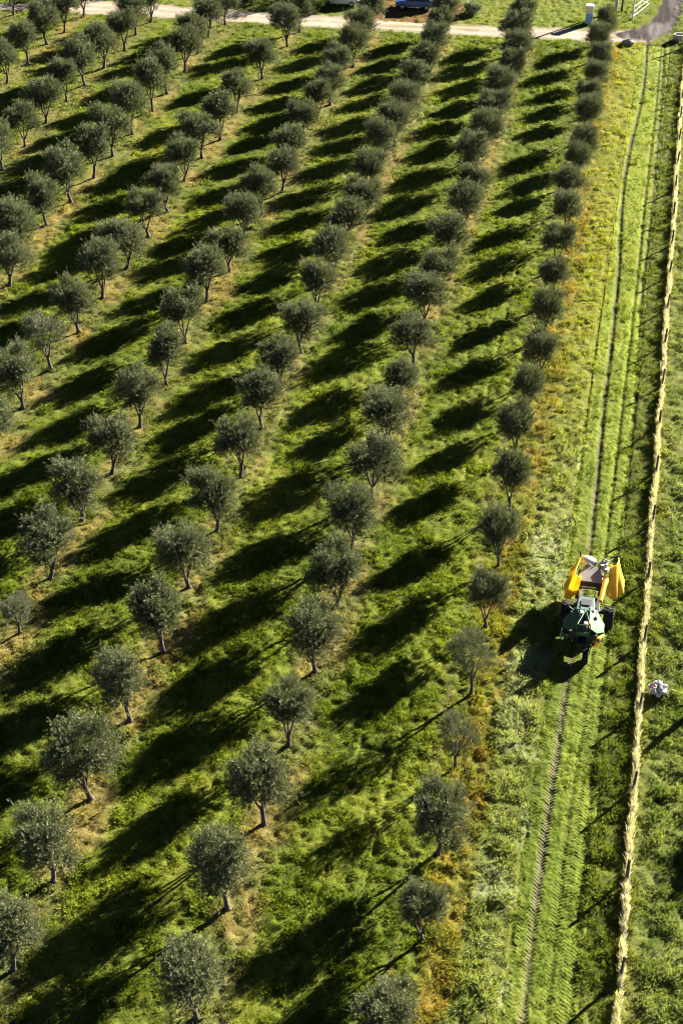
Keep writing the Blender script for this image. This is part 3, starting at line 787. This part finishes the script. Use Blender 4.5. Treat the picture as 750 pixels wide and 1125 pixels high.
# collector wings: membranes gathered at the boom tip and hanging in folds
def drape(apex, base_pts, fold, thick=.025, nf=40, sag=.10):
    rows = []; n = len(base_pts)
    for i in range(14):
        s = i / 13; row = []
        for j in range(nf + 1):
            q = j / nf * (n - 1); a = min(int(q), n - 2); tt = q - a
            b = Vector(base_pts[a]).lerp(Vector(base_pts[a + 1]), tt)
            p = (Vector(apex) if not hasattr(apex[0], '__len__') else Vector(apex[a]).lerp(Vector(apex[a + 1]), tt)).lerp(b, s)
            f = math.sin(j / nf * PI * 9 + 1.1 * s) * fold * s
            sd = (Vector(base_pts[-1]) - Vector(base_pts[0])).cross(Vector((0, 0, 1))).normalized()
            p = p + sd * f + Vector((0, 0, -sag * math.sin(PI * s)))
            row.append(p)
        rows.append(row)
    return MB().surf(rows, thick)
wr = drape([(1.02, 2.6, 1.98), (1.10, 2.5, 2.0), (1.22, 2.45, 2.02), (1.34, 2.6, 2.05), (1.42, 3.0, 2.05), (1.36, 3.3, 2.02)], [(.92, 1.75, 1.45), (1.02, 1.45, .75), (1.35, 1.55, .45), (1.72, 1.85, .55), (1.92, 2.35, .75), (1.62, 3.0, 1.2)], .07)
wr.build('collector_wing', M_wing, H, 0, True)
wl = drape([(-.40, 1.35, 1.92), (-.62, 1.20, 2.05), (-.74, 1.35, 2.05), (-.66, 2.2, 1.98), (-.52, 3.2, 1.85), (-.30, 3.25, 1.80)], [(-.58, 1.15, .95), (-.84, 1.0, .55), (-1.16, 1.15, .55), (-1.20, 2.0, .75), (-.95, 2.9, 1.05), (-.62, 3.2, 1.3)], .05)
wl.build('collector_wing', M_wing, H, 0, True)
# right wing arm wrapped in the yellow membrane
rows = []
for i in range(12):
    s = i / 11; c = Vector((.86, 1.95, 1.50)).lerp(Vector((.70, .42, 1.22)), s); r_ = .14 - .03 * s
    rows.append([c + Vector((math.cos(2 * PI * j / 14) * r_, 0, math.sin(2 * PI * j / 14) * r_ * .9)) for j in range(15)])
MB().surf(rows).build('wing_roll', M_wing, H, 0, True)
MB().box((.70, .40, 1.22), (.16, .03, .16)).build('roll_cap', M_orange, H, .02)

# ------------------------------------------------------------------ fence
FN = thing('wire_fence', (3.3, 25.0, 0.0), 'wire fence on thin wooden posts running along the right of the track', 'fence')
pr = random.Random(9); post0 = None
for k in range(24):
    y = 30 + 5 * k + pr.uniform(-.12, .12); 
    if k == 23: y = 144.2
    if post0 is None:
        mb = MB(); mb.tube([(0, 0, -.3), (0, 0, .6), (.01, 0, 1.32), (.01, 0, 1.36)], [.075, .072, .066, .045], 9)
        post0 = o = mb.build('post', M_post, FN)
    else:
        o = post0.copy(); COL.objects.link(o); o.parent = FN
    o.location = (pr.uniform(-.03, .03), y - 25, float(land(3.3, y)))
    o.rotation_euler = (pr.uniform(-.05, .05), pr.uniform(-.05, .05), pr.uniform(0, 6))
    if k == 23: o.scale = (1.5, 1.5, 1.5)
for z in (.25, .5, .75, 1.0, 1.22):
    mb = MB(); mb.tube([(.055, y, z + .02 * math.sin(y * .63)) for y in np.arange(5, 119.3, 2.5)], .004, 5)
    mb.build('wire', M_wire, FN)
PO = MB(); PO.tube([(0, 0, -.3), (0, 0, .8), (.02, 0, 1.5), (.02, 0, 1.56)], [.16, .15, .14, .1], 12)
o = PO.build('gate_post', M_post); o.location = (6.2, 50.9, 0); tag(o, 'thick wooden post standing right of the fence at the photo edge', 'post')

# crumpled white netting with loose wires, caught beside the fence
NB = thing('netting_bundle', (4.15, 51.5, 0.05), 'crumpled bundle of white netting with loose wire ends beside the fence', 'netting')
r = np.random.default_rng(4)
rows = []
for i in range(22):
    a = PI * (i + .01) / 21.02; row = []
    for j in range(33):
        q = 2 * PI * (j % 32) / 32
        rr = 1 + .38 * (_T[(i * 7) % 512, (j % 32) * 5] - .5) + .18 * math.sin(5 * q + 3 * a)
        row.append((.42 * math.sin(a) * math.cos(q) * rr, .40 * math.sin(a) * math.sin(q) * rr, .30 - .27 * math.cos(a) * rr))
    rows.append(row)
M_net = paint('dirty_netting', (.56, .54, .53), .85, var=.4, scale=9, bump=.6)
MB().surf(rows).build('netting', M_net, NB)
rr = random.Random(5)
for k in range(9):
    a = rr.uniform(0, 2 * PI); L = rr.uniform(.5, .9); z0 = rr.uniform(.18, .42)
    p = [(math.cos(a) * .3, math.sin(a) * .3, z0), (math.cos(a) * L * .7, math.sin(a) * L * .7, z0 + rr.uniform(0, .2)), (math.cos(a + .2) * L, math.sin(a + .2) * L, z0 + rr.uniform(-.25, .15))]
    MB().tube(p, .011, 5).build('wire_end', paint('bleached_cane', (.62, .54, .36), .8), NB) if k == 0 else MB().tube(p, .011, 5).build('wire_end', bpy.data.materials['bleached_cane'], NB)
MB().box((-.2, -.1, .50), (.3, .14, .05), Matrix.Rotation(.6, 3, 'Z')).build('red_rag', M_red, NB, .02)

# ------------------------------------------------------------------ road side things
CB = thing('cabinet', (-6.75, 149.7, 0), 'narrow cabinet, white above and blue below, standing by the dirt road', 'cabinet', rz=.05)
MB().box((0, 0, .06), (.8, .62, .12)).build('plinth', M_concrete, CB, .01)
MB().box((0, 0, .58), (.74, .56, .92)).build('lower_door', M_panelblue, CB, .02)
MB().box((0, 0, 1.44), (.74, .56, .76)).build('upper_panel', M_white, CB, .02)
MB().prism([(-.42, -.34, 1.84), (.42, -.34, 1.84), (.42, .34, 1.84), (-.42, .34, 1.84)], [(-.40, -.32, 1.88), (.40, -.32, 1.88), (.40, .32, 1.94), (-.40, .32, 1.94)]).build('roof', M_white, CB, .005)
MB().box((.27, -.30, .7), (.03, .04, .16)).build('handle', M_black, CB)
for yy in (.35, .6, .85): pass

gp = MB(); gp.tube([(0, 0, -.2), (0, 0, 2.5), (0, 0, 5.0)], [.17, .15, .12], 12); gp.box((0, 0, 4.6), (.9, .1, .1))
o = gp.build('utility_pole', M_concrete, None, 0); o.location = (-4.2, 154.3, 0); tag(o, 'tall grey concrete pole behind the last tree of the row nearest the track', 'pole')
MBp = MB(); MBp.tube([(0, 0, -.2), (0, 0, .8), (.06, .1, 1.6), (.1, .05, 2.3)], [.13, .11, .10, .06], 9)
o = MBp.build('dead_stump', M_bark, None, 0, True); o.location = (-3.6, 154.2, 0); tag(o, 'dark bare tree stump standing beside the tall grey pole', 'stump')
GT = thing('field_gate', (-2.35, 151.9, 0), 'white tubular field gate standing open beside the muddy bend', 'gate')
mb = MB(); mb.tube([(0, 0, -.2), (0, 0, 2.3)], .08, 10); mb.build('hinge_post', M_white, GT)
mb = MB(); e = (1.5, 4.6)
P_ = lambda s, z: (e[0] * s, e[1] * s, z)
mb.tube([P_(.03, .25), P_(1, .25), P_(1, 1.25), P_(.03, 1.25), P_(.03, .25)], .03, 8); mb.build('gate_frame', M_white, GT)
for s0, s1 in ((.03, .5), (.5, 1)):
    MB().tube([P_(s0, .25 if s0 < .1 else 1.25), P_(s1, 1.25 if s0 < .1 else .25)], .022, 7).build('brace', M_white, GT)
MB().tube([P_(.03, .75), P_(1, .75)], .02, 7).build('middle_rail', M_white, GT)

rg = MB().lathe([(0, .42), (0, .56), (.62, .56), (.66, .53), (.66, .44), (.62, .42)], (0, 0, 0), 'Z', 32)
o = rg.build('well_ring', M_concrete, None, 0, True); o.location = (2.55, 146.2, -.02); tag(o, 'round concrete ring standing at the end of the fence', 'concrete ring')
def rock(loc, s, seed, label, mat, name='rock', cat='rock'):
    rows = []
    for i in range(12):
        a = PI * (i + .02) / 11.04; row = []
        for j in range(19):
            q = 2 * PI * (j % 18) / 18
            k = 1 + .35 * (_T[(seed + i // 2) % 512, (seed * 3 + (j % 18) // 2) % 512] - .5)
            row.append((s[0] * math.sin(a) * math.cos(q) * k, s[1] * math.sin(a) * math.sin(q) * k, s[2] * .6 - s[2] * math.cos(a) * k))
        rows.append(row)
    o = MB().surf(rows).build(name, mat); o.location = loc; return tag(o, label, cat)
rock((-2.35, 144.1, 0), (.62, .45, .30), 11, 'large dark stone lying at the end of the dirt road', M_stone)
rock((-14.6, 149.9, .05), (.45, .4, .42), 23, 'white sack lying in the grass beyond the dirt road', M_white, 'sack', 'sack')

def car(x, y, label, paintm, rz=0.0):
    c = thing('parked_car', (x, y, 0), label, 'car', rz=rz)
    # side profile (x along the car, z), extruded across with tumblehome
    prof = [(-2.05, .32), (2.0, .30), (2.08, .55), (2.0, .78), (1.35, .92), (.95, .95), (-1.5, .98), (-2.02, .95), (-2.1, .6)]
    def ext(pf, w0, w1=None):
        n = len(pf); w1 = w1 or w0
        zmin = min(p[1] for p in pf); zmax = max(p[1] for p in pf)
        W = [w0 + (w1 - w0) * (p[1] - zmin) / (zmax - zmin) for p in pf]
        return MB().add([(p[0], -w, p[1]) for p, w in zip(pf, W)] + [(p[0], w, p[1]) for p, w in zip(pf, W)],
                        [tuple(range(n)), tuple(range(2 * n - 1, n - 1, -1))] + [(i, n + i, n + (i + 1) % n, (i + 1) % n) for i in range(n)])
    body = ext(prof, .86, .82).build('body', paintm, c, .05)
    ext([(1.0, .95), (.25, 1.42), (-1.05, 1.45), (-1.75, .98)], .80, .62).build('cabin', M_glass, c, .03)
    ext([(.28, 1.425), (.2, 1.47), (-1.0, 1.50), (-1.1, 1.45)], .64, .60).build('roof', paintm, c, .02)
    for px in (-.45,):
        for s in (-1, 1): MB().box((px, s * .715, 1.19), (.09, .05, .50), Matrix.Rotation(s * .36, 3, 'X')).build('pillar', paintm, c, .01)
    for px in (1.30, -1.30):
        for s in (-1, 1):
            w = MB().lathe([(-.1, .2), (-.1, .29), (0, .315), (.1, .29), (.1, .2)], (px, s * .80, .315), 'Y', 26).build('wheel', M_rubber, c, 0, True)
            MB().lathe([(-.08, .01), (-.08, .2), (.08, .2), (.08, .01)], (px, s * .80, .315), 'Y', 20).build('hub_cap', M_steel, w)
    for s in (-1, 1):
        MB().box((2.03, s * .6, .66), (.1, .36, .14)).build('headlight', M_white, c, .02)
        MB().box((-2.06, s * .64, .74), (.08, .28, .18)).build('tail_light', M_red, c, .02)
        MB().box((.75, s * .92, 1.0), (.12, .16, .12)).build('mirror', paintm, c, .02)
        MB().box((-.1, s * .865, .82), (.16, .02, .03)).build('handle', M_steel, c)
    return c
car(-25.3, 151.3, 'blue car parked beyond the dirt road, cut by the top edge', M_blue, PI + .04)
car(-33.4, 151.0, 'white car parked beyond the dirt road, cut by the top edge', M_carwhite, .03)
